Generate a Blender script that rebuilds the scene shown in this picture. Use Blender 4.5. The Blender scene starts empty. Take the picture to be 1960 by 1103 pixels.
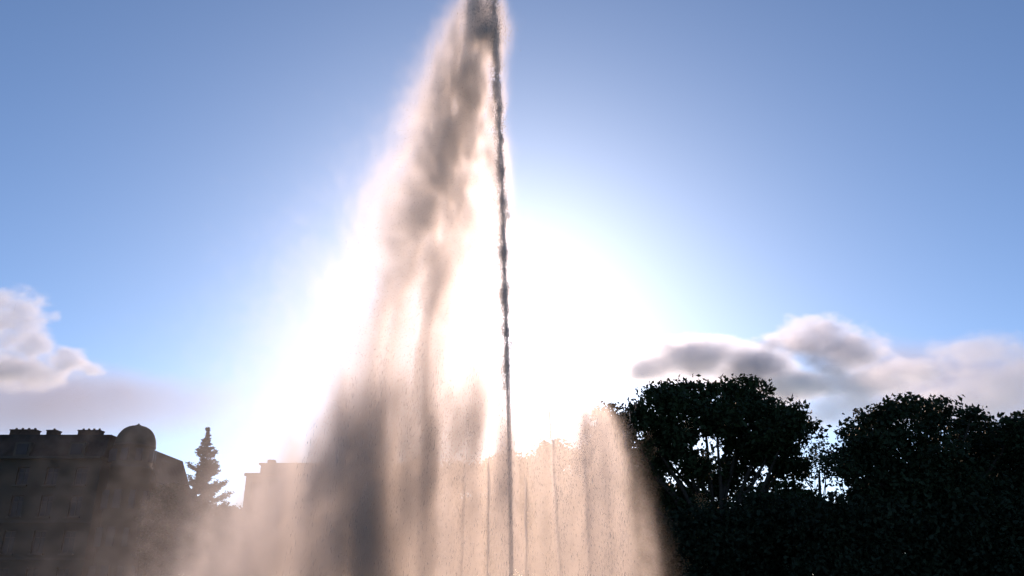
import bpy, bmesh, math, random
import numpy as np
from mathutils import Vector

sc = bpy.context.scene
rng = np.random.default_rng(7)
random.seed(7)
R = math.radians

# ------------------------------------------------------------------ camera, sky, sun, exposure
PITCH = 20.8                      # the camera looks up at the jet; the horizon lies just under the frame
FPX = 1524.0                      # focal length in photograph pixels (1960 wide)
cd = bpy.data.cameras.new('camera')
cam = bpy.data.objects.new('camera', cd)
sc.collection.objects.link(cam)
cam.location = (0, 0, 1.6)
cam.rotation_euler = (R(90 + PITCH), 0, 0)
cd.sensor_width = 36
cd.lens = FPX / 1960 * 36
cd.clip_start = 0.1
cd.clip_end = 60000
sc.camera = cam

SUN_EL, SUN_AZ = 19.0, -0.4       # azimuth measured from +Y towards +X
world = bpy.data.worlds.new('World')
sc.world = world
world.use_nodes = True
wn = world.node_tree
bg = wn.nodes['Background']
sky = wn.nodes.new('ShaderNodeTexSky')
sky.sky_type = 'NISHITA'
sky.sun_disc = False
sky.sun_elevation = R(SUN_EL)
sky.sun_rotation = R(SUN_AZ)
sky.air_density = 0.7
sky.dust_density = 0.45
sky.ozone_density = 4.0
wn.links.new(sky.outputs[0], bg.inputs[0])
bg.inputs[1].default_value = 0.15

sl = bpy.data.lights.new('sun', 'SUN')
sl.energy = 2.2
sl.angle = R(0.5)
sl.color = (1.0, 0.67, 0.49)
sun = bpy.data.objects.new('sun', sl)
sc.collection.objects.link(sun)
sd = Vector((math.cos(R(SUN_EL)) * math.sin(R(SUN_AZ)), math.cos(R(SUN_EL)) * math.cos(R(SUN_AZ)), math.sin(R(SUN_EL))))
sun.rotation_euler = sd.to_track_quat('Z', 'Y').to_euler()

sc.view_settings.view_transform = 'Standard'
sc.view_settings.look = 'None'
sc.view_settings.exposure = 0.0
sc.view_settings.gamma = 1.0
sc.render.engine = 'CYCLES'
cy = sc.cycles
cy.use_denoising = True
cy.max_bounces = 10
cy.diffuse_bounces = 2
cy.glossy_bounces = 2
cy.transmission_bounces = 4
cy.transparent_max_bounces = 16
cy.volume_bounces = 4
cy.volume_step_rate = 5.0
cy.volume_max_steps = 256
cy.caustics_reflective = False
cy.caustics_refractive = False

# ------------------------------------------------------------------ helpers
_cp, _sp = math.cos(R(PITCH)), math.sin(R(PITCH))
def at(px, py, Y):
    """world point at depth Y that the photograph shows at pixel (px, py)"""
    xc, yc = (px - 980) / FPX, (551.5 - py) / FPX
    d = Vector((xc, _cp - yc * _sp, _sp + yc * _cp))
    return Vector((0, 0, 1.6)) + d * (Y / d.y)

def link(o, parent=None):
    sc.collection.objects.link(o)
    if parent is not None:
        o.parent = parent
    return o

def tag(o, label=None, cat=None, group=None, kind=None):
    if label: o['label'] = label
    if cat: o['category'] = cat
    if group: o['group'] = group
    if kind: o['kind'] = kind
    return o

def empty(name, loc=(0, 0, 0)):
    o = bpy.data.objects.new(name, None)
    o.location = loc
    return link(o)

def mesh_np(name, V, F, mat, parent=None, smooth=False):
    """V (n,3), F (m,k) arrays -> one mesh object; coordinates are world ones, shifted into the parent's frame"""
    V = np.asarray(V, np.float32); F = np.asarray(F, np.int32)
    if parent is not None:
        V = V - np.array(parent_offset(parent), np.float32)
    me = bpy.data.meshes.new(name)
    k = F.shape[1]
    me.vertices.add(len(V)); me.vertices.foreach_set('co', V.ravel())
    me.loops.add(F.size); me.loops.foreach_set('vertex_index', F.ravel())
    me.polygons.add(len(F))
    me.polygons.foreach_set('loop_start', np.arange(0, F.size, k, dtype=np.int32))
    me.polygons.foreach_set('loop_total', np.full(len(F), k, np.int32))
    if smooth:
        me.polygons.foreach_set('use_smooth', np.ones(len(F), bool))
    me.update(calc_edges=True)
    me.materials.append(mat)
    return link(bpy.data.objects.new(name, me), parent)

def parent_offset(p):
    o = Vector((0, 0, 0))
    while p is not None:
        o += p.location; p = p.parent
    return o

class MB:
    """collects boxes, quads, tubes and lathes; build() links them as one mesh"""
    def __init__(s): s.v = []; s.f = []
    def box(s, x0, x1, y0, y1, z0, z1):
        n = len(s.v)
        s.v += [(x0,y0,z0),(x1,y0,z0),(x1,y1,z0),(x0,y1,z0),(x0,y0,z1),(x1,y0,z1),(x1,y1,z1),(x0,y1,z1)]
        s.f += [[n+i for i in q] for q in ((0,3,2,1),(4,5,6,7),(0,1,5,4),(1,2,6,5),(2,3,7,6),(3,0,4,7))]
        return s
    def poly(s, *pts):
        n = len(s.v); s.v += [tuple(p) for p in pts]; s.f.append(list(range(n, n + len(pts)))); return s
    def lathe(s, prof, cx, cy, seg=24, cap=True):
        n = len(s.v); m = len(prof)
        for k in range(seg):
            a = 2 * math.pi * k / seg
            for (r, z) in prof: s.v.append((cx + r * math.cos(a), cy + r * math.sin(a), z))
        for k in range(seg):
            k2 = (k + 1) % seg
            for i in range(m - 1):
                s.f.append([n + k*m + i, n + k2*m + i, n + k2*m + i + 1, n + k*m + i + 1])
        if cap and prof[-1][0] > 1e-4: s.f.append([n + k*m + m - 1 for k in range(seg)])
        return s
    def tube(s, pts, rad, seg=7):
        n = len(s.v); m = len(pts)
        for i, p in enumerate(pts):
            p = Vector(p)
            t = (Vector(pts[min(i+1, m-1)]) - Vector(pts[max(i-1, 0)])).normalized()
            a = t.cross(Vector((0, 1, 0.13))).normalized(); b = t.cross(a)
            for k in range(seg):
                g = 2 * math.pi * k / seg
                s.v.append(tuple(p + (a * math.cos(g) + b * math.sin(g)) * rad[i]))
        for i in range(m - 1):
            for k in range(seg):
                k2 = (k + 1) % seg
                s.f.append([n+i*seg+k, n+i*seg+k2, n+(i+1)*seg+k2, n+(i+1)*seg+k])
        s.f.append([n+(m-1)*seg+k for k in range(seg)])
        return s
    def build(s, name, mat, parent=None, smooth=False):
        off = parent_offset(parent) if parent is not None else Vector((0, 0, 0))
        me = bpy.data.meshes.new(name)
        me.from_pydata([(a-off.x, b-off.y, c-off.z) for a, b, c in s.v], [], s.f)
        if smooth:
            me.polygons.foreach_set('use_smooth', np.ones(len(me.polygons), bool))
        me.update(); me.materials.append(mat)
        return link(bpy.data.objects.new(name, me), parent)

# ------------------------------------------------------------------ materials
def mat_pbr(name, col, rough=0.8, var=0.25, scale=3.0, bump=0.0, metallic=0.0, col2=None):
    m = bpy.data.materials.new(name); m.use_nodes = True
    nt = m.node_tree; p = nt.nodes['Principled BSDF']
    p.inputs['Roughness'].default_value = rough; p.inputs['Metallic'].default_value = metallic
    tc = nt.nodes.new('ShaderNodeTexCoord'); nz = nt.nodes.new('ShaderNodeTexNoise')
    nz.inputs['Scale'].default_value = scale; nz.inputs['Detail'].default_value = 6
    nt.links.new(tc.outputs['Object'], nz.inputs['Vector'])
    cr = nt.nodes.new('ShaderNodeValToRGB')
    c2 = col2 or tuple(c * (1 + var) for c in col)
    cr.color_ramp.elements[0].position = 0.3; cr.color_ramp.elements[1].position = 0.7
    cr.color_ramp.elements[0].color = (*[c * (1 - var) for c in col], 1)
    cr.color_ramp.elements[1].color = (*c2, 1)
    nt.links.new(nz.outputs['Fac'], cr.inputs[0]); nt.links.new(cr.outputs[0], p.inputs['Base Color'])
    if bump:
        b = nt.nodes.new('ShaderNodeBump'); b.inputs['Strength'].default_value = bump
        nt.links.new(nz.outputs['Fac'], b.inputs['Height']); nt.links.new(b.outputs[0], p.inputs['Normal'])
    return m

def mat_leaf(name, col, trans=0.25):
    m = mat_pbr(name, col, 0.6, 0.4, 0.9)
    nt = m.node_tree; p = nt.nodes['Principled BSDF']; out = nt.nodes['Material Output']
    t = nt.nodes.new('ShaderNodeBsdfTranslucent'); t.inputs[0].default_value = (col[0]*1.5, col[1]*1.6, col[2]*0.6, 1)
    mx = nt.nodes.new('ShaderNodeMixShader'); mx.inputs[0].default_value = trans
    nt.links.new(p.outputs[0], mx.inputs[1]); nt.links.new(t.outputs[0], mx.inputs[2])
    nt.links.new(mx.outputs[0], out.inputs['Surface'])
    return m

def mat_volume(name, dens, g, col=(1, 1, 1)):
    m = bpy.data.materials.new(name); m.use_nodes = True
    nt = m.node_tree; nt.nodes.remove(nt.nodes['Principled BSDF'])
    v = nt.nodes.new('ShaderNodeVolumePrincipled')
    v.inputs['Color'].default_value = (*col, 1); v.inputs['Density'].default_value = dens
    v.inputs['Anisotropy'].default_value = g
    nt.links.new(v.outputs[0], nt.nodes['Material Output'].inputs['Volume'])
    return m

def mat_drops(name, trans, diff, clear):
    """broken falling water: light passes on through each drop, a little is thrown back, some goes straight on"""
    m = bpy.data.materials.new(name); m.use_nodes = True
    nt = m.node_tree; nt.nodes.remove(nt.nodes['Principled BSDF']); out = nt.nodes['Material Output']
    t = nt.nodes.new('ShaderNodeBsdfTranslucent'); t.inputs[0].default_value = (*trans, 1)
    d = nt.nodes.new('ShaderNodeBsdfDiffuse'); d.inputs[0].default_value = (*diff, 1)
    gl = nt.nodes.new('ShaderNodeBsdfGlossy'); gl.inputs['Roughness'].default_value = 0.25
    tr = nt.nodes.new('ShaderNodeBsdfTransparent')
    a = nt.nodes.new('ShaderNodeMixShader'); a.inputs[0].default_value = 0.4
    b = nt.nodes.new('ShaderNodeMixShader'); b.inputs[0].default_value = 0.06
    c = nt.nodes.new('ShaderNodeMixShader'); c.inputs[0].default_value = clear
    nt.links.new(t.outputs[0], a.inputs[1]); nt.links.new(d.outputs[0], a.inputs[2])
    nt.links.new(a.outputs[0], b.inputs[1]); nt.links.new(gl.outputs[0], b.inputs[2])
    nt.links.new(b.outputs[0], c.inputs[1]); nt.links.new(tr.outputs[0], c.inputs[2])
    nt.links.new(c.outputs[0], out.inputs['Surface'])
    return m

M = {}
M['grass'] = mat_pbr('grass', (0.06, 0.09, 0.03), 0.95, 0.35, 0.4)
M['paving'] = mat_pbr('paving', (0.26, 0.24, 0.21), 0.85, 0.2, 1.5, 0.1)
M['stone'] = mat_pbr('stone', (0.30, 0.28, 0.24), 0.8, 0.2, 2.0, 0.15)
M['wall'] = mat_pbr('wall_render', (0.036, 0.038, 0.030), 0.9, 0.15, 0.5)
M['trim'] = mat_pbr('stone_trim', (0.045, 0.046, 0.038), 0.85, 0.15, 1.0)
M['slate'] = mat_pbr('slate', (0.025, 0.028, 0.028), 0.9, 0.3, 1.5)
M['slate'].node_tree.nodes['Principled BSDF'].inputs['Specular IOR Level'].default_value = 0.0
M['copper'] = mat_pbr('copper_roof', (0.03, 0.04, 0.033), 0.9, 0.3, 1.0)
M['brick'] = mat_pbr('chimney_brick', (0.06, 0.04, 0.03), 0.9, 0.25, 4.0)
M['frame'] = mat_pbr('window_frame', (0.04, 0.04, 0.035), 0.6, 0.1, 4.0)
M['glass'] = mat_pbr('window_glass', (0.02, 0.025, 0.03), 0.08, 0.2, 1.0)
M['metal'] = mat_pbr('bronze', (0.18, 0.14, 0.09), 0.4, 0.2, 5.0, 0, 0.8)
M['bark'] = mat_pbr('bark', (0.06, 0.045, 0.035), 0.95, 0.3, 6.0, 0.4)
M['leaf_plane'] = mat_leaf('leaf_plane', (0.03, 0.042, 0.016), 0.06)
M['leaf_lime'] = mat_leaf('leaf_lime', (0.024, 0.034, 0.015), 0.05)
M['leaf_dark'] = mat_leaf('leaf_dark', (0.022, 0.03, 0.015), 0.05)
M['needle'] = mat_leaf('spruce_needle', (0.035, 0.05, 0.03), 0.1)
M['jet'] = mat_drops('jet_water', (0.92, 0.86, 0.80), (0.6, 0.6, 0.58), 0.5)
M['drops'] = mat_drops('falling_drops', (0.95, 0.92, 0.88), (0.6, 0.6, 0.58), 0.74)
M['mist'] = mat_volume('spray_mist', 1.0, 0.68, (0.995, 0.945, 0.885))
M['cloud'] = mat_volume('cloud_vapour', 1.0, 0.70, (0.93, 0.96, 1.0))
for k_ in ('copper', 'wall', 'trim', 'frame', 'brick', 'bark', 'leaf_plane', 'leaf_lime', 'leaf_dark', 'needle'):
    M[k_].node_tree.nodes['Principled BSDF'].inputs['Specular IOR Level'].default_value = 0.12
M['glass'].node_tree.nodes['Principled BSDF'].inputs['Specular IOR Level'].default_value = 0.08
M['veil'] = mat_volume('veil_vapour', 1.0, 0.5, (0.80, 0.74, 0.74))
wm = bpy.data.materials.new('pool_water'); wm.use_nodes = True
wp = wm.node_tree.nodes['Principled BSDF']
wp.inputs['Base Color'].default_value = (0.02, 0.05, 0.05, 1); wp.inputs['Roughness'].default_value = 0.15
wz = wm.node_tree.nodes.new('ShaderNodeTexNoise'); wz.inputs['Scale'].default_value = 2.2; wz.inputs['Detail'].default_value = 5
wb = wm.node_tree.nodes.new('ShaderNodeBump'); wb.inputs['Strength'].default_value = 0.6
wm.node_tree.links.new(wz.outputs['Fac'], wb.inputs['Height']); wm.node_tree.links.new(wb.outputs[0], wp.inputs['Normal'])
M['water'] = wm

# ------------------------------------------------------------------ noise and volume grids
def up(a, n, axis):
    m = a.shape[axis]
    t = np.linspace(0, m - 1, n); i = np.minimum(t.astype(int), m - 2); f = t - i
    f = f * f * (3 - 2 * f)
    sh = [1, 1, 1]; sh[axis] = n; f = f.reshape(sh)
    return np.take(a, i, axis) * (1 - f) + np.take(a, i + 1, axis) * f

def noise3(shape, cells, octaves=4, gain=0.5):
    out = np.zeros(shape, np.float32); amp = 1.0; tot = 0
    for o in range(octaves):
        c = [max(2, min(int(round(k * 2 ** o)) + 1, s)) for k, s in zip(cells, shape)]
        a = rng.random(c).astype(np.float32)
        for ax in range(3): a = up(a, shape[ax], ax)
        out += amp * a; tot += amp; amp *= gain
    return (out / tot).astype(np.float32)

_LAT = rng.random((64, 64, 64)).astype(np.float32)
def lattice(u, v, w):
    """smooth value noise at arbitrary coordinates"""
    i = [np.floor(c).astype(np.int32) for c in (u, v, w)]
    f = [c-k for c, k in zip((u, v, w), i)]; f = [(k*k*(3-2*k)).astype(np.float32) for k in f]
    a = [k & 63 for k in i]; b = [(k+1) & 63 for k in i]
    out = 0
    for p in (0, 1):
        for q in (0, 1):
            for t in (0, 1):
                wgt = (f[0] if p else 1-f[0])*(f[1] if q else 1-f[1])*(f[2] if t else 1-f[2])
                out = out+wgt*_LAT[(b if p else a)[0], (b if q else a)[1], (b if t else a)[2]]
    return out

def blur(a, n=1):
    for _ in range(n):
        for ax in range(3):
            p = np.pad(a, [(1, 1) if k == ax else (0, 0) for k in range(3)], mode='edge')
            s0 = [slice(None)] * 3; s1 = list(s0); s2 = list(s0)
            s0[ax] = slice(0, -2); s1[ax] = slice(1, -1); s2[ax] = slice(2, None)
            a = 0.25 * p[tuple(s0)] + 0.5 * p[tuple(s1)] + 0.25 * p[tuple(s2)]
    return a

def volume_object(name, dens, bmin, bmax, mat, parent=None):
    """a real volume: the density array rides on the vertices and Volume Cube turns it into a grid"""
    nx, ny, nz = dens.shape
    me = bpy.data.meshes.new(name)
    me.vertices.add(dens.size)
    gx, gy, gz = np.meshgrid(np.linspace(bmin[0], bmax[0], nx), np.linspace(bmin[1], bmax[1], ny), np.linspace(bmin[2], bmax[2], nz), indexing='ij')
    me.vertices.foreach_set('co', np.stack([gx, gy, gz], -1).astype(np.float32).ravel())
    at_ = me.attributes.new('soot', 'FLOAT', 'POINT'); at_.data.foreach_set('value', dens.astype(np.float32).ravel())
    me.materials.append(mat)
    o = link(bpy.data.objects.new(name, me), parent)
    g = bpy.data.node_groups.new(name + '_grid', 'GeometryNodeTree')
    g.interface.new_socket('Geometry', in_out='INPUT', socket_type='NodeSocketGeometry')
    g.interface.new_socket('Geometry', in_out='OUTPUT', socket_type='NodeSocketGeometry')
    N, L = g.nodes.new, g.links.new
    gi, go = N('NodeGroupInput'), N('NodeGroupOutput')
    pos = N('GeometryNodeInputPosition')
    def vm(op, a, b):
        n = N('ShaderNodeVectorMath'); n.operation = op
        if isinstance(a, bpy.types.NodeSocket): L(a, n.inputs[0])
        else: n.inputs[0].default_value = a
        if b is not None: n.inputs[1].default_value = b
        return n.outputs[1 if op == 'DOT_PRODUCT' else 0]
    step = [(bmax[k] - bmin[k]) / (dens.shape[k] - 1) for k in range(3)]
    v = vm('SUBTRACT', pos.outputs[0], tuple(bmin))
    v = vm('DIVIDE', v, tuple(step))
    v = vm('ADD', v, (0.5, 0.5, 0.5))
    v = vm('FLOOR', v, None)
    v = vm('DOT_PRODUCT', v, (ny * nz, nz, 1))
    # float32 is exact up to 16.7 million, far above the number of voxels here
    na = N('GeometryNodeInputNamedAttribute'); na.data_type = 'FLOAT'; na.inputs['Name'].default_value = 'soot'
    si = N('GeometryNodeSampleIndex'); si.data_type = 'FLOAT'; si.domain = 'POINT'; si.clamp = True
    L(gi.outputs[0], si.inputs['Geometry']); L(na.outputs[0], si.inputs['Value']); L(v, si.inputs['Index'])
    vc = N('GeometryNodeVolumeCube')
    L(si.outputs[0], vc.inputs['Density'])
    vc.inputs['Min'].default_value = bmin; vc.inputs['Max'].default_value = bmax
    for k, n in zip(('X', 'Y', 'Z'), dens.shape): vc.inputs['Resolution ' + k].default_value = n
    sm = N('GeometryNodeSetMaterial'); sm.inputs['Material'].default_value = mat
    L(vc.outputs[0], sm.inputs['Geometry']); L(sm.outputs[0], go.inputs[0])
    md = o.modifiers.new('grid', 'NODES'); md.node_group = g
    return o

# ------------------------------------------------------------------ ground and pool
FX, FY = 0.0, 20.0                     # the nozzle of the tall jet
def disc(name, r, z, mat, n=64, hole=0.0, cx=FX, cy=FY):
    b = MB()
    for k in range(n):
        a, c = 2*math.pi*k/n, 2*math.pi*(k+1)/n
        if hole: b.poly((cx+hole*math.cos(a), cy+hole*math.sin(a), z), (cx+r*math.cos(a), cy+r*math.sin(a), z), (cx+r*math.cos(c), cy+r*math.sin(c), z), (cx+hole*math.cos(c), cy+hole*math.sin(c), z))
        else: b.poly((cx, cy, z), (cx+r*math.cos(a), cy+r*math.sin(a), z), (cx+r*math.cos(c), cy+r*math.sin(c), z))
    return b.build(name, mat)
g = MB().poly((-9000,-9000,0),(9000,-9000,0),(9000,9000,0),(-9000,9000,0)).build('ground', M['grass']); tag(g, kind='structure')
tag(disc('plaza_path', 24, 0.004, M['paving']), kind='structure')
tag(disc('pool_water', 12.2, 0.30, M['water']), kind='structure')

# ------------------------------------------------------------------ buildings at the back
def facade(b, x0, x1, y, z0, z1, wins, depth=0.22):
    """front wall with true openings; wins = list of (xa, xb, za, zb)"""
    xs = sorted({x0, x1, *[w[0] for w in wins], *[w[1] for w in wins]})
    zs = sorted({z0, z1, *[w[2] for w in wins], *[w[3] for w in wins]})
    for i in range(len(xs)-1):
        for j in range(len(zs)-1):
            cx, cz = (xs[i]+xs[i+1])/2, (zs[j]+zs[j+1])/2
            if not any(w[0] < cx < w[1] and w[2] < cz < w[3] for w in wins):
                b.poly((xs[i],y,zs[j]),(xs[i+1],y,zs[j]),(xs[i+1],y,zs[j+1]),(xs[i],y,zs[j+1]))
    for (a, c, d, e) in wins:
        b.poly((a,y,d),(a,y,e),(a,y+depth,e),(a,y+depth,d)); b.poly((c,y,d),(c,y+depth,d),(c,y+depth,e),(c,y,e))
        b.poly((a,y,d),(a,y+depth,d),(c,y+depth,d),(c,y,d)); b.poly((a,y,e),(c,y,e),(c,y+depth,e),(a,y+depth,e))

def window_meshes(w, h):
    f = MB(); t = 0.09
    f.box(0, w, 0, 0.08, 0, t).box(0, w, 0, 0.08, h-t, h).box(0, t, 0.002, 0.078, t, h-t).box(w-t, w, 0.002, 0.078, t, h-t)
    f.box(w/2-0.04, w/2+0.04, 0.004, 0.076, t, h-t).box(t, w-t, 0.006, 0.074, h*0.68, h*0.68+0.07)
    p = MB().box(t*0.5, w-t*0.5, 0.03, 0.05, t*0.5, h-t*0.5)
    s = MB().box(-0.12, w+0.12, -0.42, -0.22, -0.16, -0.02)
    return f, p, s
def place_windows(root, wins, y, depth=0.2):
    cache = {}
    for (a, c, d, e) in wins:
        key = (round(c-a, 3), round(e-d, 3))
        if key not in cache:
            f, p, s = window_meshes(*key)
            ms = []
            for nm, mb, mt in (('window', f, M['frame']), ('pane', p, M['glass']), ('sill', s, M['trim'])):
                me = bpy.data.meshes.new(nm); me.from_pydata(mb.v, [], mb.f); me.materials.append(mt); ms.append(me)
            cache[key] = ms
        ms = cache[key]
        o = link(bpy.data.objects.new('window', ms[0]), root); o.location = Vector((a, y+depth-0.02, d)) - root.location
        link(bpy.data.objects.new('pane', ms[1]), o); link(bpy.data.objects.new('sill', ms[2]), o)

def win_grid(x0, x1, n, w, rows):
    st = (x1-x0)/n; out = []
    for (z, h) in rows:
        for i in range(n):
            c = x0+st*(i+0.5); out.append((c-w/2, c+w/2, z, z+h))
    return out

# left building: flat long block, chimneys, round domed corner
YB = 80.0
Lx0, Lx1 = at(-420, 840, YB).x, at(203, 840, YB).x
topz = at(100, 829, YB).z
b1 = empty('corner_building', ((Lx0+Lx1)/2, YB+6, 0))
tag(b1, 'long dark flat-topped block with chimneys and a round domed corner, far behind the mist', 'building')
eave = topz - 2.6
rows = [(1.2, 2.4), (4.9, 2.1), (8.3, 2.0), (11.3, 1.7)]
rows = [r for r in rows if r[0]+r[1] < eave-0.3]
wins = win_grid(Lx0+0.6, Lx1-0.4, 11, 1.15, rows)
w = MB(); facade(w, Lx0, Lx1, YB, 0, eave, wins)
w.poly((Lx0,YB,0),(Lx0,YB,eave),(Lx0,YB+13,eave),(Lx0,YB+13,0)).poly((Lx1,YB,0),(Lx1,YB+13,0),(Lx1,YB+13,eave),(Lx1,YB,eave)).poly((Lx0,YB+13,0),(Lx0,YB+13,eave),(Lx1,YB+13,eave),(Lx1,YB+13,0))
w.poly((Lx0,YB+0.22,0),(Lx0,YB+0.22,0.01),(Lx1,YB+0.22,0.01),(Lx1,YB+0.22,0))
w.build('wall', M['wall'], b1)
place_windows(b1, wins, YB)
rf = MB(); rf.poly((Lx0,YB+0.1,eave+0.25),(Lx1,YB+0.1,eave+0.25),(Lx1,YB+0.9,topz),(Lx0,YB+0.9,topz))
rf.poly((Lx0,YB+0.9,topz),(Lx1,YB+0.9,topz),(Lx1,YB+12,topz),(Lx0,YB+12,topz)).poly((Lx0,YB+12,topz),(Lx1,YB+12,topz),(Lx1,YB+13,eave+0.25),(Lx0,YB+13,eave+0.25))
rf.poly((Lx0,YB+0.1,eave+0.25),(Lx0,YB+0.9,topz),(Lx0,YB+12,topz),(Lx0,YB+13,eave+0.25)).poly((Lx1,YB+0.1,eave+0.25),(Lx1,YB+13,eave+0.25),(Lx1,YB+12,topz),(Lx1,YB+0.9,topz))
roof1 = rf.build('roof', M['slate'], b1)
MB().box(Lx0-0.2, Lx1+0.05, YB-0.45, YB+13.2, eave, eave+0.25).build('cornice', M['trim'], b1)
for z in (4.3, 7.7): MB().box(Lx0-0.1, Lx1+0.03, YB-0.15, YB-0.003, z, z+0.22).build('string_course', M['trim'], b1)
for (pa, pb, py) in ((20, 68, 822), (90, 108, 823), (150, 191, 823), (-60, -20, 822), (-160, -130, 824)):
    xa, xb = at(pa, py, YB+3).x, at(pb, py, YB+3).x; zt = at(pa, py, YB+3).z
    c = MB().box(xa, xb, YB+3, YB+4.0, topz-0.3, zt-0.12).box(xa-0.06, xb+0.06, YB+2.94, YB+4.06, zt-0.12, zt)
    ch = c.build('chimney', M['brick'], roof1)
    n = max(1, int((xb-xa)/0.55))
    for k in range(n):
        cx = xa+(k+0.5)*(xb-xa)/n
        MB().lathe([(0.13, zt-0.01), (0.11, zt+0.22), (0.09, zt+0.22)], cx, YB+3.5, 8).build('chimney_pot', M['brick'], roof1)
# dormers on the mansard
for k in range(6):
    cx = Lx0 + (k+0.5)*(Lx1-Lx0)/6
    MB().box(cx-0.8, cx+0.8, YB-0.05, YB+1.2, eave+0.27, eave+1.7).build('dormer', M['trim'], roof1)
    MB().box(cx-0.55, cx+0.55, YB-0.09, YB-0.053, eave+0.45, eave+1.5).build('dormer_window', M['glass'], roof1)
# domed corner tower
ta, tb = at(205, 850, YB-0.6).x, at(281, 850, YB-0.6).x
tr, tcx, tcy = (tb-ta)/2, (ta+tb)/2, YB+1.2
zsh, ztp = at(243, 850, YB).z, at(243, 811, YB).z
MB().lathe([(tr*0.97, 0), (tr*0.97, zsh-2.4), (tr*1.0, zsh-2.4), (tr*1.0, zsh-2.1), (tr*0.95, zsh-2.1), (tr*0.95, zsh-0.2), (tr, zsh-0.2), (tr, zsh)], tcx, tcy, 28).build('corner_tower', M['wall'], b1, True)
dome = [(tr*0.985*math.cos(t)**0.8, zsh+0.003+(ztp-zsh)*math.sin(t)) for t in np.linspace(0, math.pi/2*0.985, 14)]
dm = MB().lathe(dome, tcx, tcy, 28).build('dome', M['copper'], b1, True)
MB().lathe([(0.28, ztp-0.12), (0.3, ztp+0.05), (0.12, ztp+0.1), (0.08, ztp+0.22)], tcx, tcy, 10).build('finial', M['copper'], dm)
for k in range(28):
    a = 2*math.pi*k/28
    if math.sin(a) < 0.3 and k % 3 == 0:
        for z in (2, 5.5, 9, zsh-1.7):
            cx, cy_ = tcx+tr*0.975*math.cos(a), tcy+tr*0.975*math.sin(a)
            MB().box(cx-0.35, cx+0.35, cy_-0.12, cy_+0.12, z, z+(1.8 if z < 10 else 1.2)).build('tower_window', M['glass'], b1)
# lower wing with a steep slate slope at the tower's right
p0, p1 = at(279, 862, YB+3), at(302, 926, YB+3)
xr = p1.x + 0.2
wg = MB().box(tb-1.0, xr, YB+2.2, YB+11, 0, p1.z).build('side_wing', M['wall'], b1)
s = MB(); ya, yb = YB+2.0, YB+11.2
q = [(tb-1.0, p1.z+0.003), (xr+0.15, p1.z+0.003), (p0.x+0.35, p0.z-0.1), (p0.x, p0.z+0.1), (tb-1.0, p0.z+0.1)]
for y in (ya, yb): s.poly(*[(x, y, z) for x, z in (q if y == ya else q[::-1])])
for i in range(5):
    (xa, za), (xb, zb) = q[i], q[(i+1) % 5]; s.poly((xa,ya,za),(xa,yb,za),(xb,yb,zb),(xb,ya,zb))
s.build('wing_roof', M['slate'], b1)

# second building, half lost in the spray
YC = 92.0
c0, c1 = at(472, 905, YC).x, at(760, 905, YC).x
ze, zt2 = at(472, 906, YC).z, at(505, 885, YC).z
b2 = empty('apartment_block', ((c0+c1)/2, YC+6, 0))
tag(b2, 'flat-roofed apartment block with a stepped attic, half lost in the drifting spray', 'building')
wins = win_grid(c0+0.5, c1-0.5, 9, 1.2, [(1.3, 2.2), (4.7, 1.9), (8.0, 1.9), (11.2, 1.8)])
w = MB(); facade(w, c0, c1, YC, 0, ze-0.3, wins)
w.poly((c0,YC,0),(c0,YC,ze-0.3),(c0,YC+12,ze-0.3),(c0,YC+12,0)).poly((c1,YC,0),(c1,YC+12,0),(c1,YC+12,ze-0.3),(c1,YC,ze-0.3)).poly((c0,YC+12,0),(c0,YC+12,ze-0.3),(c1,YC+12,ze-0.3),(c1,YC+12,0))
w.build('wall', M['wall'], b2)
place_windows(b2, wins, YC)
MB().box(c0-0.15, c1+0.15, YC-0.3, YC+12.2, ze-0.3, ze).build('cornice', M['trim'], b2)
xa = at(500, 885, YC+2).x
att = MB().box(xa, c1-1.5, YC+2, YC+10.5, ze+0.003, zt2).build('attic', M['slate'], b2)
MB().box(xa-0.2, c1-1.3, YC+1.8, YC+10.7, zt2, zt2+0.2).build('attic_cornice', M['trim'], b2)
for k in range(8):
    cx = xa+1.2+k*(c1-xa-3)/8
    MB().box(cx-0.5, cx+0.5, YC+1.95, YC+1.99, ze+0.3, zt2-0.2).build('attic_window', M['glass'], b2)
MB().box(xa+0.1, xa+0.9, YC+4, YC+5, zt2+0.2, zt2+0.9).build('chimney', M['brick'], b2)

# ------------------------------------------------------------------ trees
def leaves(P, size, N_dir=None, aspect=0.55, jitter=1.0):
    """rhombic, slightly folded leaves at points P"""
    n = len(P)
    d = rng.normal(size=(n, 3)); d[:, 2] -= 0.25
    if N_dir is not None: d = d * jitter + N_dir
    d /= np.linalg.norm(d, axis=1, keepdims=True)
    r = rng.normal(size=(n, 3)); s = np.cross(d, r); s /= np.linalg.norm(s, axis=1, keepdims=True) + 1e-9
    L = (size * rng.uniform(0.6, 1.35, n))[:, None]
    up_ = np.cross(d, s) * L * 0.15
    V = np.empty((n, 4, 3), np.float32)
    V[:, 0] = P - d*L*0.5; V[:, 1] = P + s*L*aspect*0.5 + up_; V[:, 2] = P + d*L*0.5; V[:, 3] = P - s*L*aspect*0.5 + up_
    F = np.arange(n*4, dtype=np.int32).reshape(n, 4)
    return V.reshape(-1, 3), F

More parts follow.
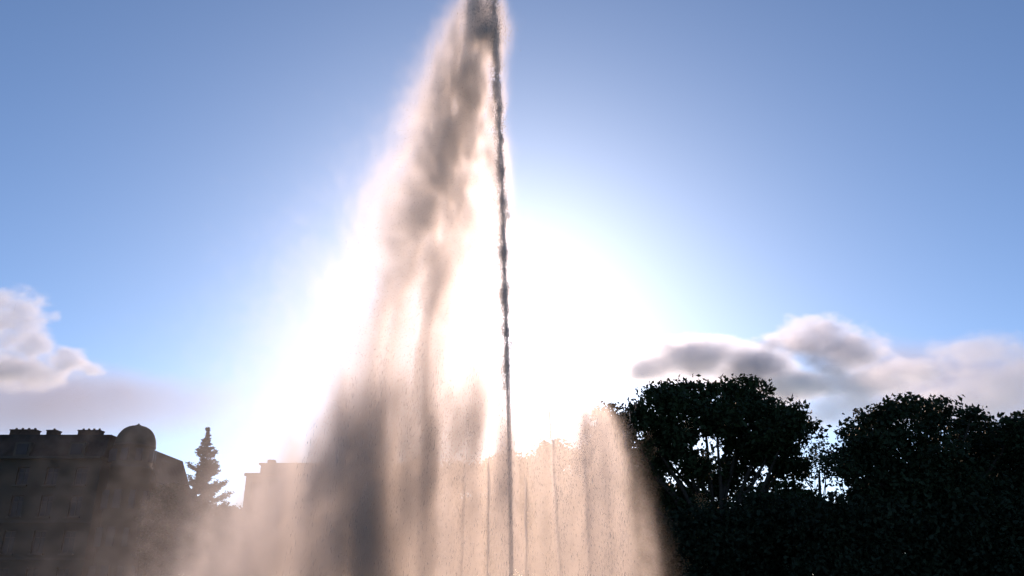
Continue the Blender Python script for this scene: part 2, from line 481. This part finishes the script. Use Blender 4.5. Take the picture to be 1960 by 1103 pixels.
def crown_points(clumps, per_m2, sub=0.42, shell=0.62):
    """clumps: (centre, (rx,ry,rz)). Leaf sprays gathered in sub-clusters on and inside each clump"""
    out = []
    for c, r in clumps:
        r = np.array(r); area = 4*math.pi*((r[0]*r[1])**1.6/3+(r[0]*r[2])**1.6/3+(r[1]*r[2])**1.6/3)**(1/1.6)
        ns = max(6, int(area*2.2))
        u = rng.normal(size=(ns, 3)); u /= np.linalg.norm(u, axis=1, keepdims=True)
        rad = np.where(rng.random(ns) < 0.72, rng.uniform(shell, 1.04, ns), rng.uniform(0.1, shell, ns))
        C = np.array(c) + u * r * rad[:, None]
        nl = max(8, int(per_m2*area/ns))
        k = rng.poisson(nl, ns)
        for i in range(ns):
            sg = sub*rng.uniform(0.6, 1.3)
            out.append(C[i] + np.clip(rng.normal(size=(k[i], 3)), -1.5, 1.5)*np.array([sg, sg, sg*0.7]))
    return np.concatenate(out)

def limbs(b, base, top, clumps, r0):
    base, top = Vector(base), Vector(top)
    pts = [base.lerp(top, t) + Vector((math.sin(t*4+base.x)*0.15, 0, 0)) for t in np.linspace(0, 1, 7)]
    rad = [r0*(1.25 if i == 0 else 1)*(1-0.09*i) for i in range(7)]
    b.tube(pts, rad, 10)
    for c, r in clumps:
        c = Vector(c); t = random.uniform(0.55, 1.0); s = base.lerp(top, t)
        mid = s.lerp(c, 0.5) + Vector((random.uniform(-.4,.4), random.uniform(-.4,.4), random.uniform(-.1,.6)))
        q = [s, s.lerp(mid, .5)+Vector((0,0,.1)), mid, mid.lerp(c, .6), c + Vector((0, 0, r[2]*0.4))]
        b.tube(q, [r0*.42, r0*.34, r0*.26, r0*.16, r0*.05], 6)

def tree(name, label, clumps_px, Y, base_px, leaf, size, dens, r0, fork_py, cat='tree', group=None, depth=2.5, sub=0.42, squash=0.85):
    base = at(base_px, 1000, Y); base.z = 0
    root = empty(name, base); tag(root, label, cat, group)
    cl = []
    for (px, py, r) in clumps_px:
        dy = random.uniform(-depth, depth)
        p = at(px, py, Y+dy); k = (p - Vector((0, 0, 1.6))).length / FPX
        cl.append((p, (r*k, r*k*random.uniform(0.9, 1.2), r*k*squash)))
    top = at(base_px, fork_py, Y)
    b = MB(); limbs(b, base, top, cl, r0); b.build('trunk', M['bark'], root, True)
    V, F = leaves(crown_points([(tuple(c), r) for c, r in cl], dens, sub), size)
    mesh_np('crown', V, F, leaf, root)
    return root

# big spreading tree beside the fountain
big = [(1168,798,22),(1150,832,26),(1165,880,32),(1195,815,34),(1220,800,30),(1180,850,30),(1235,905,46),(1270,775,42),(1302,757,34),(1345,765,30),(1398,752,34),(1438,760,38),(1290,830,52),(1258,862,44),(1370,800,44),(1420,812,48),(1475,800,38),(1515,805,32),(1535,828,24),(1480,855,46),(1505,890,38),(1420,870,40),(1330,885,34),(1260,965,50),(1385,925,36),(1450,955,46),(1320,968,36),(1520,965,44),(1200,935,30),(1390,1015,56),(1300,1045,56),(1480,1045,56),(1228,1005,36)]
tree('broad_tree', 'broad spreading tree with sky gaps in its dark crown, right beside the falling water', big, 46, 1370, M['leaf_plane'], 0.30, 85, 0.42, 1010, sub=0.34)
# dense tree at the frame's right
rt = [(1628,868,32),(1608,895,24),(1650,828,32),(1668,808,24),(1702,793,30),(1738,786,28),(1772,788,30),(1808,802,30),(1845,812,26),(1862,796,14),(1900,826,28),(1940,836,32),(1990,838,46),(1690,868,62),(1760,872,74),(1840,882,68),(1920,895,64),(2000,905,78),(1650,935,52),(1720,962,78),(1820,972,83),(1930,982,83),(2040,962,78)]
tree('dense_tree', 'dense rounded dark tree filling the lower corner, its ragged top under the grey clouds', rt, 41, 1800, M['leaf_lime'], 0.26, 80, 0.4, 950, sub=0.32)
# small tree in the gap
sm_ = [(1552,852,17),(1568,868,17),(1578,850,11),(1545,880,18),(1585,890,16),(1560,905,22)]
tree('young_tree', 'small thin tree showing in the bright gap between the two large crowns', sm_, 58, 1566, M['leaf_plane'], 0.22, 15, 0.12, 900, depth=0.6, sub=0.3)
# thicket under the big crowns
th = [(1275, 30), (1410, 24), (1530, 35), (1660, 22), (1800, 26), (1950, 20), (2090, 20)]
names = ['low dark bush under the left edge of the broad tree', 'low dark bush straight under the broad tree', 'low dark bush under the gap between the two crowns',
         'low dark bush under the left edge of the dense tree', 'low dark bush straight under the dense tree', 'low dark bush at the right edge of the picture', 'low dark bush beyond the right edge of the picture']
for (px, dy), lab in zip(th, names):
    Y = 47 if px < 1600 else 43
    cl = [(px+o, (1035 if px < 1500 else 1010)+random.uniform(-18, 18), random.uniform(44, 58)) for o in (-84, -50, -16, 18, 52, 86)]+[(px+o, 1090+random.uniform(-10, 20), 62) for o in (-70, -25, 25, 70)]
    tree('thicket_bush', lab, cl, Y-4, px, M['leaf_dark'], 0.28, 42, 0.14, 1060, 'bush', 'bushes under the trees', depth=1.5, sub=0.5)

# round trees low at the back on the other side
lt = [((300, 352), 930, 'low clipped tree row between domed corner and spruce'), ((405, 480), 968, 'low clipped tree row between spruce and apartment block')]
for (xa, xb), yt, lab in lt:
    cl = []
    for k in range(9):
        px = xa+(xb-xa)*(k+0.5)/9; cl.append((px, yt+26+random.uniform(-3, 4), 26)); cl.append((px, yt+75, 36)); cl.append((px, yt+130, 36))
    tree('clipped_tree', lab, cl, 62, (xa+xb)/2, M['leaf_dark'], 0.26, 30, 0.15, yt+60, 'tree', None, depth=0.8, sub=0.25)

# trees far behind the falling water
for (px, yt, lab) in ((800, 880, 'far tree in the thick spray beside the apartment block'), (905, 880, 'far tree hidden behind the foot of the tall jet'), (1010, 872, 'far tree behind the water just right of the tall jet'), (1105, 848, 'far tree behind the golden arching jet'), (1210, 880, 'far tree between the golden arching jet and the broad tree')):
    cl = [(px+random.uniform(-48, 48), yt+22+random.uniform(0, 22), random.uniform(22, 32)) for _ in range(7)]+[(px+random.uniform(-60, 60), random.uniform(yt+60, 1110), random.uniform(38, 52)) for _ in range(20)]
    tree('far_tree', lab, cl, 72, px, M['leaf_lime'], 0.36, 34, 0.3, 1000, 'tree', 'trees behind the fountain', depth=2.0, sub=0.5)

# spruce
YS = 58.0
sb = at(396, 1000, YS); sb.z = 0
spt = at(398, 817, YS); root = empty('spruce_tree', sb)
tag(root, 'pointed spruce with drooping tiers standing alone against the pale sky', 'spruce')
MB().tube([Vector((sb.x, YS, 0)), Vector((sb.x, YS, 4)), Vector((spt.x, YS, spt.z))], [0.2, 0.15, 0.02], 8).build('trunk', M['bark'], root, True)
PP, DD, bb = [], [], MB()
H = spt.z
z = H - 0.15
while z > 1.2:
    d = H - z
    rr = 0.05+0.10*d if d < 0.9 else (0.18+0.44*(d-0.9) if d < 5 else 1.98+0.12*(d-7))
    for k in range(3 if d < 1 else 7):
        a = random.uniform(0, 2*math.pi); ln = rr*random.choice([0.4, 0.6, 0.8, 1.0, 1.2])*random.uniform(0.9, 1.1)
        t = np.linspace(0, 1, int(12+ln*30))
        droop = -0.12*ln*t - 0.12*ln*np.sin(t*3) + 0.30*ln*t**3
        bx = sb.x+(spt.x-sb.x)*z/H
        Q = np.stack([bx+np.cos(a)*ln*t, YS+np.sin(a)*ln*t, z+droop], 1)
        bb.tube([Vector(Q[0]), Vector(Q[len(Q)//2]), Vector(Q[-1])], [0.03, 0.02, 0.008], 4)
        for _ in range(5):
            PP.append(Q + rng.normal(size=Q.shape)*np.array([0.09, 0.09, 0.06])*(0.4+0.6*min(1, ln))); dv = np.zeros_like(Q); dv[:, 0] = np.cos(a); dv[:, 1] = np.sin(a); dv[:, 2] = -0.3; DD.append(dv)
    z -= random.uniform(0.2, 0.36)*(1 if d > 1 else 0.6)
tag(bb.build('branches', M['bark'], root), kind='stuff')
V, F = leaves(np.concatenate(PP), 0.19, np.concatenate(DD)*1.3, 0.35, 0.6)
mesh_np('crown', V, F, M['needle'], root)

# ------------------------------------------------------------------ the fountain
fo = empty('fountain', (FX, FY, 0))
tag(fo, 'tall backlit water jet with lower arching jets, spray blown sideways across the sun', 'fountain')
RIM = [(12.2,0.0),(13.3,0.0),(13.3,0.42),(13.45,0.42),(13.45,0.58),(12.15,0.58),(12.15,0.0)]
nst = 40
for k in range(nst):
    a0, a1 = 2*math.pi*k/nst+0.0015, 2*math.pi*(k+1)/nst-0.0015
    m = MB(); n = len(RIM)
    for a in (a0, (a0+a1)/2, a1):
        for (r, z) in RIM: m.v.append((FX+r*math.cos(a), FY+r*math.sin(a), z))
    for j in range(2):
        for i in range(n-1): m.f.append([j*n+i, (j+1)*n+i, (j+1)*n+i+1, j*n+i+1])
    m.f.append(list(range(n-1))); m.f.append(list(range(3*n-2, 2*n-1, -1)))
    m.build('rim_stone', M['stone'], fo)
MB().lathe([(0.7, 0), (0.7, 0.45), (0.45, 0.5), (0.2, 0.6), (0.14, 1.0), (0.10, 1.0)], FX, FY, 20).build('nozzle', M['metal'], fo, True)

def stretched(P, D, L, rad):
    """drops of water: six-cornered spindles, long axis along D"""
    n = len(P)
    D = D/np.linalg.norm(D, axis=1, keepdims=True)
    r = rng.normal(size=(n, 3)); a = np.cross(D, r); a /= np.linalg.norm(a, axis=1, keepdims=True)+1e-9; b = np.cross(D, a)
    L = L[:, None]; rad = rad[:, None]
    V = np.stack([P-D*L*.5, P+a*rad, P+b*rad, P-a*rad, P-b*rad, P+D*L*.5], 1)
    f = np.array([[0,2,1],[0,3,2],[0,4,3],[0,1,4],[5,1,2],[5,2,3],[5,3,4],[5,4,1]])
    F = (f[None] + 6*np.arange(n)[:, None, None]).reshape(-1, 3)
    return V.reshape(-1, 3), F

H_TOP = 19.4
def core_x(z): return FX - 0.55*(np.clip(z, 0, 30)/19.0)**1.6

# the tall column: solid and thin below, ragged above
_n1 = rng.random(400)
def noise1(x):
    i = int(x); f = x-i; f = f*f*(3-2*f)
    return _n1[i % 400]*(1-f)+_n1[(i+1) % 400]*f
zc = np.linspace(0.9, 18.9, 420); nseg = 12
V = []; 
for i, z in enumerate(zc):
    t = z/19.0
    rad = (0.05+0.006*t)*(1 if t < 0.4 else 0.15+0.85*noise1(z*3.0))
    wob = 0.10*max(0, t-0.3)
    cxx = core_x(z)+wob*math.sin(z*5.1+1.7*math.sin(z*2.3)); cyy = FY+wob*math.cos(z*4.3)
    for k in range(nseg):
        a = 2*math.pi*k/nseg
        rr = rad*(1+(0.15+0.75*max(0, t-.25))*(random.random()-0.5)*1.6)
        V.append((cxx+rr*math.cos(a), cyy+rr*math.sin(a), z+random.uniform(-.02, .02)))
F = [[i*nseg+k, i*nseg+(k+1) % nseg, (i+1)*nseg+(k+1) % nseg, (i+1)*nseg+k] for i in range(len(zc)-1) for k in range(nseg)]
cj = mesh_np('central_jet', V, F, M['jet'], fo, True)

# ragged heads and clots of water torn off the column
n = 9000
z = 19.6*rng.beta(2.3, 1.1, n)
t = z/19.0
off = np.abs(rng.normal(size=n))*0.9*(0.04+0.13*np.clip(t-.35, 0, 1))
sgn = np.where(rng.random(n) < 0.75, -1, 0.45)
lob = rng.random(n)
P = np.stack([core_x(z)+sgn*off*(0.5+lob), FY+rng.normal(size=n)*(0.05+0.15*np.clip(t-.2, 0, 1)), z], 1)
D = np.tile([0., 0., 1.], (n, 1))+rng.normal(size=(n, 3))*0.25
V, F = stretched(P, D, rng.uniform(0.02, 0.09, n), rng.uniform(0.005, 0.016, n))
tag(mesh_np('torn_water', V, F, M['jet'], fo), kind='stuff')
# knots of water strung along the upper column
n = 14000
kz = np.sort(rng.uniform(6.5, 17.5, 70)); ks = rng.uniform(0.4, 1.0, 70)
i = rng.integers(0, 70, n); t = kz[i]/19
e = rng.normal(size=(n, 3))*ks[i][:, None]*np.array([0.085, 0.085, 0.16])
kx = rng.normal(size=70)*0.05-0.02
P = np.stack([core_x(kz[i])+kx[i]+e[:, 0], FY+e[:, 1], kz[i]+e[:, 2]], 1)
V, F = stretched(P, np.tile([0., 0., 1.], (n, 1))+rng.normal(size=(n, 3))*0.5, rng.uniform(0.02, 0.06, n), rng.uniform(0.003, 0.010, n))
tag(mesh_np('water_knots', V, F, M['jet'], fo), kind='stuff')
# two horns at the very top
for hx, hz in ((-1.24, 19.25), (-0.62, 19.5)):
    n = 1800
    s = rng.beta(1.0, 1.6, n)
    zz = 17.2+(hz-17.2)*s*1.08
    wdt = 0.04+0.26*(1-s)
    P = np.stack([hx+(core_x(zz)-0.25-hx)*(1-s)**1.3*0.7+rng.normal(size=n)*wdt, FY+rng.normal(size=n)*wdt*1.3, zz], 1)
    V, F = stretched(P, np.tile([-.05, 0, 1.], (n, 1))+rng.normal(size=(n, 3))*.2, rng.uniform(.03, .10, n), rng.uniform(.005, .014, n))
    tag(mesh_np('jet_crest', V, F, M['jet'], fo), kind='stuff')

# lower jets: each thrown up and outward from the ring of nozzles round the column
G = 9.81
def arc_jet(az, r_start, r_top, h_top, n, spread, wind=0.35, size=1.0, parts=True):
    ca, sa = math.cos(az), math.sin(az)
    vz = math.sqrt(2*G*h_top); tt = vz/G; vr = (r_top-r_start)/tt
    t = rng.uniform(0, 1, n)**0.85*2.05*tt
    age = t/tt
    sp = spread*(0.15+0.85*np.clip(age, 0, 2)**1.3)
    e = rng.normal(size=(n, 3))
    hv = 1-np.abs(rng.normal(size=n))*0.05*np.clip(age, 0, 1)
    z = 0.6+(vz*hv)*t-0.5*G*t*t
    rr = r_start+vr*t*(1-0.10*np.clip(age-.6, 0, 2))
    x = FX+rr*ca+e[:, 0]*sp-wind*np.clip(age-0.5, 0, 2)**2*0.45
    y = FY+rr*sa+e[:, 1]*sp
    z = z+e[:, 2]*sp*0.8
    vzz = vz-G*t
    D = np.stack([np.full(n, vr*ca), np.full(n, vr*sa), vzz], 1)+rng.normal(size=(n, 3))*0.8
    keep = z > 0.32
    sc_ = 1+1.2*np.clip(np.abs(vzz)/11, 0, 1)
    V, F = stretched(np.stack([x, y, z], 1)[keep], D[keep], (rng.uniform(.02, .06, n)*sc_*size)[keep], (rng.uniform(.003, .008, n)*size)[keep])
    o = mesh_np('arc_jet', V, F, M['drops'], fo); tag(o, kind='stuff')
    return o
jets = []
for k in range(14):
    az = 2*math.pi*(k+0.3)/14
    jets.append((az, 1.0, 2.15+random.uniform(-.15, .15), 5.0+random.uniform(-.4, .4)))
for a in jets: arc_jet(a[0], a[1], a[2], a[3], 1300 if math.cos(a[0]) > 0.55 else 500, 0.20)
# steep inner jets
for (px, py) in ((1050, 765), (655, 735), (800, 735), (870, 745), (735, 760)):
    q = at(px, py, FY)
    arc_jet(0 if q.x > 0 else math.pi, abs(q.x)*0.8, abs(q.x), q.z-0.7, 700, 0.12, 0.2)

# slender jets standing round the tall one
for (px, py, lean) in ((1052, 765, -0.25), (938, 868, 0.0), (893, 895, 0.05), (828, 862, 0.08), (792, 878, 0.1), (1113, 862, -0.1), (1005, 905, 0.0)):
    q = at(px, py, FY+1.0); y_ = FY+1.0+random.uniform(-.4, .4)
    zz = np.linspace(0.5, q.z, 46); pts = []; rad = []
    for z in zz:
        t = (z-0.5)/(q.z-0.5)
        pts.append(Vector((q.x-lean*(1-t)**1.5+0.012*t*math.sin(z*5), y_+0.02*t*math.cos(z*6), z))); rad.append(max(0.006, (0.014+0.016*t)*(0.6+0.8*noise1(z*4+px))*(1 if t < 0.93 else (1-t)/0.07+0.1)))
    MB().tube(pts, rad, 7).build('slender_jet', M['jet'], fo, True)

# falling threads of heavy drops under the plume
n = 11000
cx0 = rng.uniform(-4.6, 3.0, 130); cy0 = FY+rng.normal(size=130)*1.3; ctop = np.clip(7.2-0.35*np.abs(cx0+0.8)*1.5+rng.normal(size=130)*.5, 2.5, 7.5)
i = rng.integers(0, 130, n)
zz = ctop[i]*rng.uniform(0, 1, n)**0.8+0.3
P = np.stack([cx0[i]+(ctop[i]-zz)*-0.10+rng.normal(size=n)*0.07, cy0[i]+rng.normal(size=n)*0.05, zz], 1)
V, F = stretched(P, np.tile([-.1, 0, -1.], (n, 1))+rng.normal(size=(n, 3))*.06, rng.uniform(.06, .20, n), rng.uniform(.002, .0055, n))
tag(mesh_np('falling_threads', V, F, M['drops'], fo), kind='stuff')

# drops blown off the crown, sinking along the slanting veil
n = 20000
h0 = np.where(rng.random(n) < 0.6, 18.9-rng.exponential(0.9, n), rng.uniform(8, 18.8, n)); vt = rng.lognormal(math.log(4.4), 0.18, n)
t = rng.random(n)*(h0-4.0)/vt; e = rng.normal(size=(n, 3))*(0.12+0.24*np.sqrt(t))[:, None]
P = np.stack([core_x(h0)-0.25-0.8*rng.beta(3, 1, n)*(1-np.exp(-2.2*t))-0.76*(t-0.3*(1-np.exp(-t/0.3)))+e[:, 0], FY+e[:, 1], h0-vt*(t-0.35*(1-np.exp(-t/0.35)))+e[:, 2]*.6], 1)
V, F = stretched(P, np.tile([-.22, 0, -1.], (n, 1))+rng.normal(size=(n, 3))*.3, rng.uniform(.015, .05, n), rng.uniform(.004, .010, n))
tag(mesh_np('blown_drops', V, F, M['drops'], fo), kind='stuff')

# ---- spray mist as a real volume: drops carried by the wind, counted into a grid
bmin, bmax = (-17.0, 15.0, 0.3), (5.2, 25.0, 20.2)
shape = (250, 72, 225)
grid = np.zeros(int(np.prod(shape)))
vox = np.array([(bmax[k]-bmin[k])/(shape[k]-1) for k in range(3)])
def splat(P, w):
    global grid
    I = np.floor((P-np.array(bmin))/vox+rng.random(P.shape)).astype(int)
    ok = np.all((I >= 0) & (I < np.array(shape)), axis=1)
    I = I[ok]
    lin = (I[:, 0]*shape[1]+I[:, 1])*shape[2]+I[:, 2]
    grid += np.bincount(lin, weights=np.broadcast_to(w, ok.shape)[ok], minlength=grid.size)
U = 1.2
def fall(n, h0, x0, vt, spread0, diff, w, up0=0.0, throw=0.0, grow=0.0):
    """n drops leave (x0, h0), sink at vt, drift with the wind; seen at a random moment"""
    tmax = (h0-0.3)/vt+0.6
    t = rng.random(n)*tmax
    s = spread0+diff*np.sqrt(t)+grow*np.clip(t-1.6, 0, 9)
    e = rng.normal(size=(n, 3))
    z = h0+up0*(1-np.exp(-t*2.5))*0.4-vt*(t-0.35*(1-np.exp(-t/0.35)))
    x = x0-throw*(1-np.exp(-2.2*t))-U*(t-0.3*(1-np.exp(-t/0.3)))+e[:, 0]*s
    P = np.stack([x, FY+e[:, 1]*s*1.15, z+e[:, 2]*s*.6], 1)
    splat(P, w*tmax/n)
# the heavy band torn from the crown of the jet
n = 700000
U = 0.76
h0 = 18.9-rng.exponential(0.9, n); fall(n, h0, core_x(h0)-0.25, rng.lognormal(math.log(4.3), 0.15, n), 0.15, 0.25, 7600, throw=0.80*rng.beta(3, 1, n), grow=0.55)
U = 1.2
# the two horns of the crest
for hx, hz in ((-1.24, 19.6), (-0.62, 19.9)):
    n = 60000
    q = rng.beta(1.0, 1.5, n); e = rng.normal(size=(n, 3))*(0.05+0.22*(1-q))[:, None]
    splat(np.stack([hx+0.1*(1-q), np.full(n, FY), 17.3+(hz-17.3)*q], 1)+e, 700/n)
# shed along the column
n = 500000
h0 = rng.uniform(5, 18.8, n); fall(n, h0, core_x(h0), rng.lognormal(math.log(4.8), 0.3, n), 0.06, 0.20, 3600)
n = 500000
h0 = 13.0+6.0*rng.beta(1.6, 1.0, n); fall(n, h0, core_x(h0)-0.1, rng.lognormal(math.log(6.5), 0.3, n), 0.10, 0.18, 4200)
# fine mist
n = 700000
h0 = rng.uniform(6, 19.0, n); fall(n, h0, core_x(h0)-.2, rng.lognormal(math.log(2.0), 0.30, n), 0.2, 0.55, 150)
n = 400000
h0 = rng.uniform(3, 9.0, n); fall(n, h0, core_x(h0)-1.5+rng.normal(size=n)*1.2, rng.lognormal(math.log(0.75), 0.35, n), 0.4, 0.45, 150)
# thin peach coloured spray hanging over the lower mass
n = 400000
h0 = 6.0+rng.exponential(1.5, n); fall(n, h0, -0.4-3.6*rng.random(n), rng.lognormal(math.log(4.0), 0.3, n), 0.3, 0.4, 2600)
# the mass of lower spray, blown a little sideways as it drops
n = 900000
x0 = np.where(rng.random(n) < 0.6, rng.uniform(-4.4, 0.4, n), -0.1-6.2*rng.beta(1.6, 1.5, n)); h0 = 6.3-0.22*(x0+2.4)**2+np.interp(x0, np.linspace(-8, 2, 64), rng.normal(size=64))*0.75+rng.normal(size=n)*0.35
h0 = np.where(rng.random(n) < 0.35, h0*rng.random(n)**0.5, h0)
fall(n, np.maximum(h0, 0.8), x0, rng.lognormal(math.log(4.2), 0.45, n), 0.25, 0.38, 21000)
n = 300000
x0 = -3.5+rng.normal(size=n)*0.95; h0 = 5.2*rng.random(n)**0.7+0.5
fall(n, h0, x0, rng.lognormal(math.log(5.0), 0.3, n), 0.3, 0.4, 3200)
n = 500000
h0 = 5.2*rng.random(n)**0.6+0.4; fall(n, h0, -3.0-1.6*rng.random(n), rng.lognormal(math.log(1.9), 0.45, n), 0.4, 0.5, 380)
U = 0.1
n = 250000
x0 = 0.05+1.5*rng.random(n); h0 = 4.9+rng.normal(size=n)*0.3+rng.exponential(0.35, n)+np.where(np.abs(x0-0.95) < 0.12, 1.2, 0)-0.6*np.clip(x0-1.1, 0, 1)
h0 = np.where(rng.random(n) < 0.4, h0*rng.random(n)**0.5, h0)
fall(n, np.maximum(h0, 0.8), x0, rng.lognormal(math.log(3.8), 0.3, n), 0.10, 0.2, 2400)
U = -0.6
n = 400000
x0 = 2.05+rng.normal(size=n)*0.24; h0 = 6.0-3.2*(x0-2.05)**2-np.abs(rng.normal(size=n))*0.25
h0 = np.where(rng.random(n) < 0.3, h0*rng.random(n)**0.5, h0)
fall(n, np.maximum(h0, 0.8), x0, rng.lognormal(math.log(3.6), 0.22, n), 0.13, 0.17, 1700)
n = 200000
x0 = 1.2+0.9*rng.random(n); U = -0.5
fall(n, 5.2*rng.random(n)**0.6+0.4, x0, rng.lognormal(math.log(3.6), 0.22, n), 0.15, 0.2, 1000)
U = 1.2
# spray round every lower jet
for (az, r0, r1, ht) in jets:
    n = 50000
    hh = 0.6+ht*np.sqrt(rng.random(n)); rr = r1+rng.normal(size=n)*.3
    x0 = FX+rr*math.cos(az); y0 = FY+rr*math.sin(az)
    t = rng.random(n)*hh/3.4
    z = hh-3.4*t
    s = .16+.2*np.sqrt(t)
    P = np.stack([x0+(rr-r0)*.5*t*math.cos(az)-U*.35*t+rng.normal(size=n)*s, y0+(rr-r0)*.5*t*math.sin(az)+rng.normal(size=n)*s, z], 1)
    splat(P, 330/n)
dens = grid.reshape(shape)/(vox.prod())*0.0022
dens = blur(dens.astype(np.float32), 1)
gx, gy, gz = np.meshgrid(*[np.linspace(bmin[k], bmax[k], shape[k], dtype=np.float32) for k in range(3)], indexing='ij')
ok = dens > 1.5e-3                                  # only where there is water
gx, gy, gz = gx[ok], gy[ok], gz[ok]
gu = gx-0.24*gz                                    # runs along the slanting fall
wx = lattice(gu*0.6+9, gy*0.6, gz*0.35)-0.5; wz = lattice(gu*0.6, gy*0.6+21, gz*0.4+5)-0.5
gu = gu+1.3*wx; gz2 = gz*(1+0.5*np.clip((8.0-gz)/3.0, 0, 1))+2.2*wz+1.1*gu
turb = 0; tot = 0
for o, (sc_, amp) in enumerate(((0.55, 0.55), (1.15, 0.9), (2.3, 0.9), (4.3, 0.9), (7.6, 0.8))):
    turb = turb+amp*lattice(gu*sc_+13.7*o, gy*sc_*0.55+7.1*o, gz2*sc_*0.42+3.3*o); tot += amp
turb = turb/tot
streak = lattice(gx*2.6+0.12*gz+0.5*wx+31, gy*1.1, gz*0.22)*0.65+lattice(gx*5.1+0.12*gz, gy*1.3+4, gz*0.3+17)*0.35
low = np.clip((8.0-gz)/3.0, 0, 1)                   # vertical threads show in the lower curtain
m_ = np.clip((turb-0.5)*(8.0-5.0*low)+1.0, 0.10+0.5*low, 2.2)*(1+low*np.clip((streak-0.5)*3.2, -0.7, 1.2))
mod = np.ones(shape, np.float32); mod[ok] = m_
dens = dens*mod
dens[dens < 2e-3] = 0
# fade towards the box faces so that no edge shows
fx = np.clip((np.linspace(bmin[0], bmax[0], shape[0])-bmin[0])/4.0, 0, 1)[:, None, None]
fy = np.clip(np.minimum(np.arange(shape[1]), np.arange(shape[1])[::-1])/6.0, 0, 1)[None, :, None]
dens = dens*fx*fy
mist = volume_object('spray_mist', dens, bmin, bmax, M['mist'], None)
mist.parent = fo; mist.location = (-FX, -FY, 0)
tag(mist, kind='stuff')

# ------------------------------------------------------------------ clouds, far off
def cloud(label, puffs, Y, thick, dmax, shape, seed_cells, cut=0.5, mat='cloud'):
    """puffs: (px, py, rx, ry) ellipses on the sky at distance Y; billows carved by noise"""
    pts = [(at(q[0], q[1], Y), q[2]*Y/FPX*1.03, q[3]*Y/FPX*1.03) for q in puffs]; wts = [q[4] if len(q) > 4 else 1.0 for q in puffs]
    lo = [min(p.x-a for p, a, b in pts)*1.0-40, Y-thick*1.2, min(p.z-b for p, a, b in pts)-40]
    hi = [max(p.x+a for p, a, b in pts)+40, Y+thick*1.2, max(p.z+b for p, a, b in pts)+40]
    X = np.linspace(lo[0], hi[0], shape[0])[:, None, None]; Yy = np.linspace(lo[1], hi[1], shape[1])[None, :, None]; Z = np.linspace(lo[2], hi[2], shape[2])[None, None, :]
    f = np.full(shape, -1.0)
    W = np.zeros(shape); S = np.zeros(shape)+1e-6
    for (p, a, b), wt in zip(pts, wts):
        th = thick*min(1, (a/(90*Y/FPX)))*0.9
        d = 1-np.sqrt(((X-p.x)/a)**2+((Yy-p.y)/th)**2+((Z-p.z)/b)**2)
        f = np.maximum(f, d); g_ = np.exp(-((1-d)**2)*2); W += g_*wt; S += g_
    nz = noise3(shape, seed_cells, 6, 0.62)
    v = f+(nz-0.5)*2.0*cut
    dd = np.clip((v-0.0)/0.55, 0, 1)**1.2*dmax*(0.4+0.9*nz)*(W/S)
    for ax in range(3):
        n = shape[ax]; e = np.clip(np.minimum(np.arange(n), np.arange(n)[::-1])/3.0, 0, 1); sh = [1, 1, 1]; sh[ax] = n
        dd = dd*e.reshape(sh)
    o = volume_object('clouds', dd, tuple(lo), tuple(hi), M[mat])
    tag(o, label, kind='stuff')
    return o
cloud('grey cumulus with a bright pink rim over the dense tree', [(1550,650,90,42),(1620,680,95,46),(1490,655,48,24),(1720,715,110,34,.8),(1680,740,130,34,.7),(1870,672,110,34,.4),(1960,725,150,44,.4),(1560,735,90,38,.6),(1630,790,130,44,.4),(1840,770,160,42,.4)], 3000, 150, 0.021, (300, 50, 140), (16, 5, 9), 0.8)
cloud('blue grey bank of cloud low behind the broad tree', [(1335,690,125,50),(1430,708,110,54),(1250,705,75,34),(1500,745,90,44)], 3600, 180, 0.027, (180, 40, 100), (8, 3, 5), 0.4)
cloud('cumulus heap with a bright pink edge at the other side of the sky', [(-20,600,75,62),(30,620,60,58),(-90,640,120,80),(60,665,50,40),(120,690,60,30),(165,702,34,18),(30,710,130,38),(105,605,16,12)], 3000, 150, 0.020, (210, 44, 140), (12, 5, 9), 0.9)
cloud('thin grey veil low over the domed building', [(60,780,420,90),(-150,740,400,90)], 4200, 260, 0.0036, (80, 24, 40), (5, 2, 2), 0.3, 'veil')
cloud('thin grey veil low over the dense tree', [(1900,740,420,110),(2050,760,300,120)], 4200, 260, 0.0036, (80, 24, 40), (5, 2, 2), 0.3, 'veil')
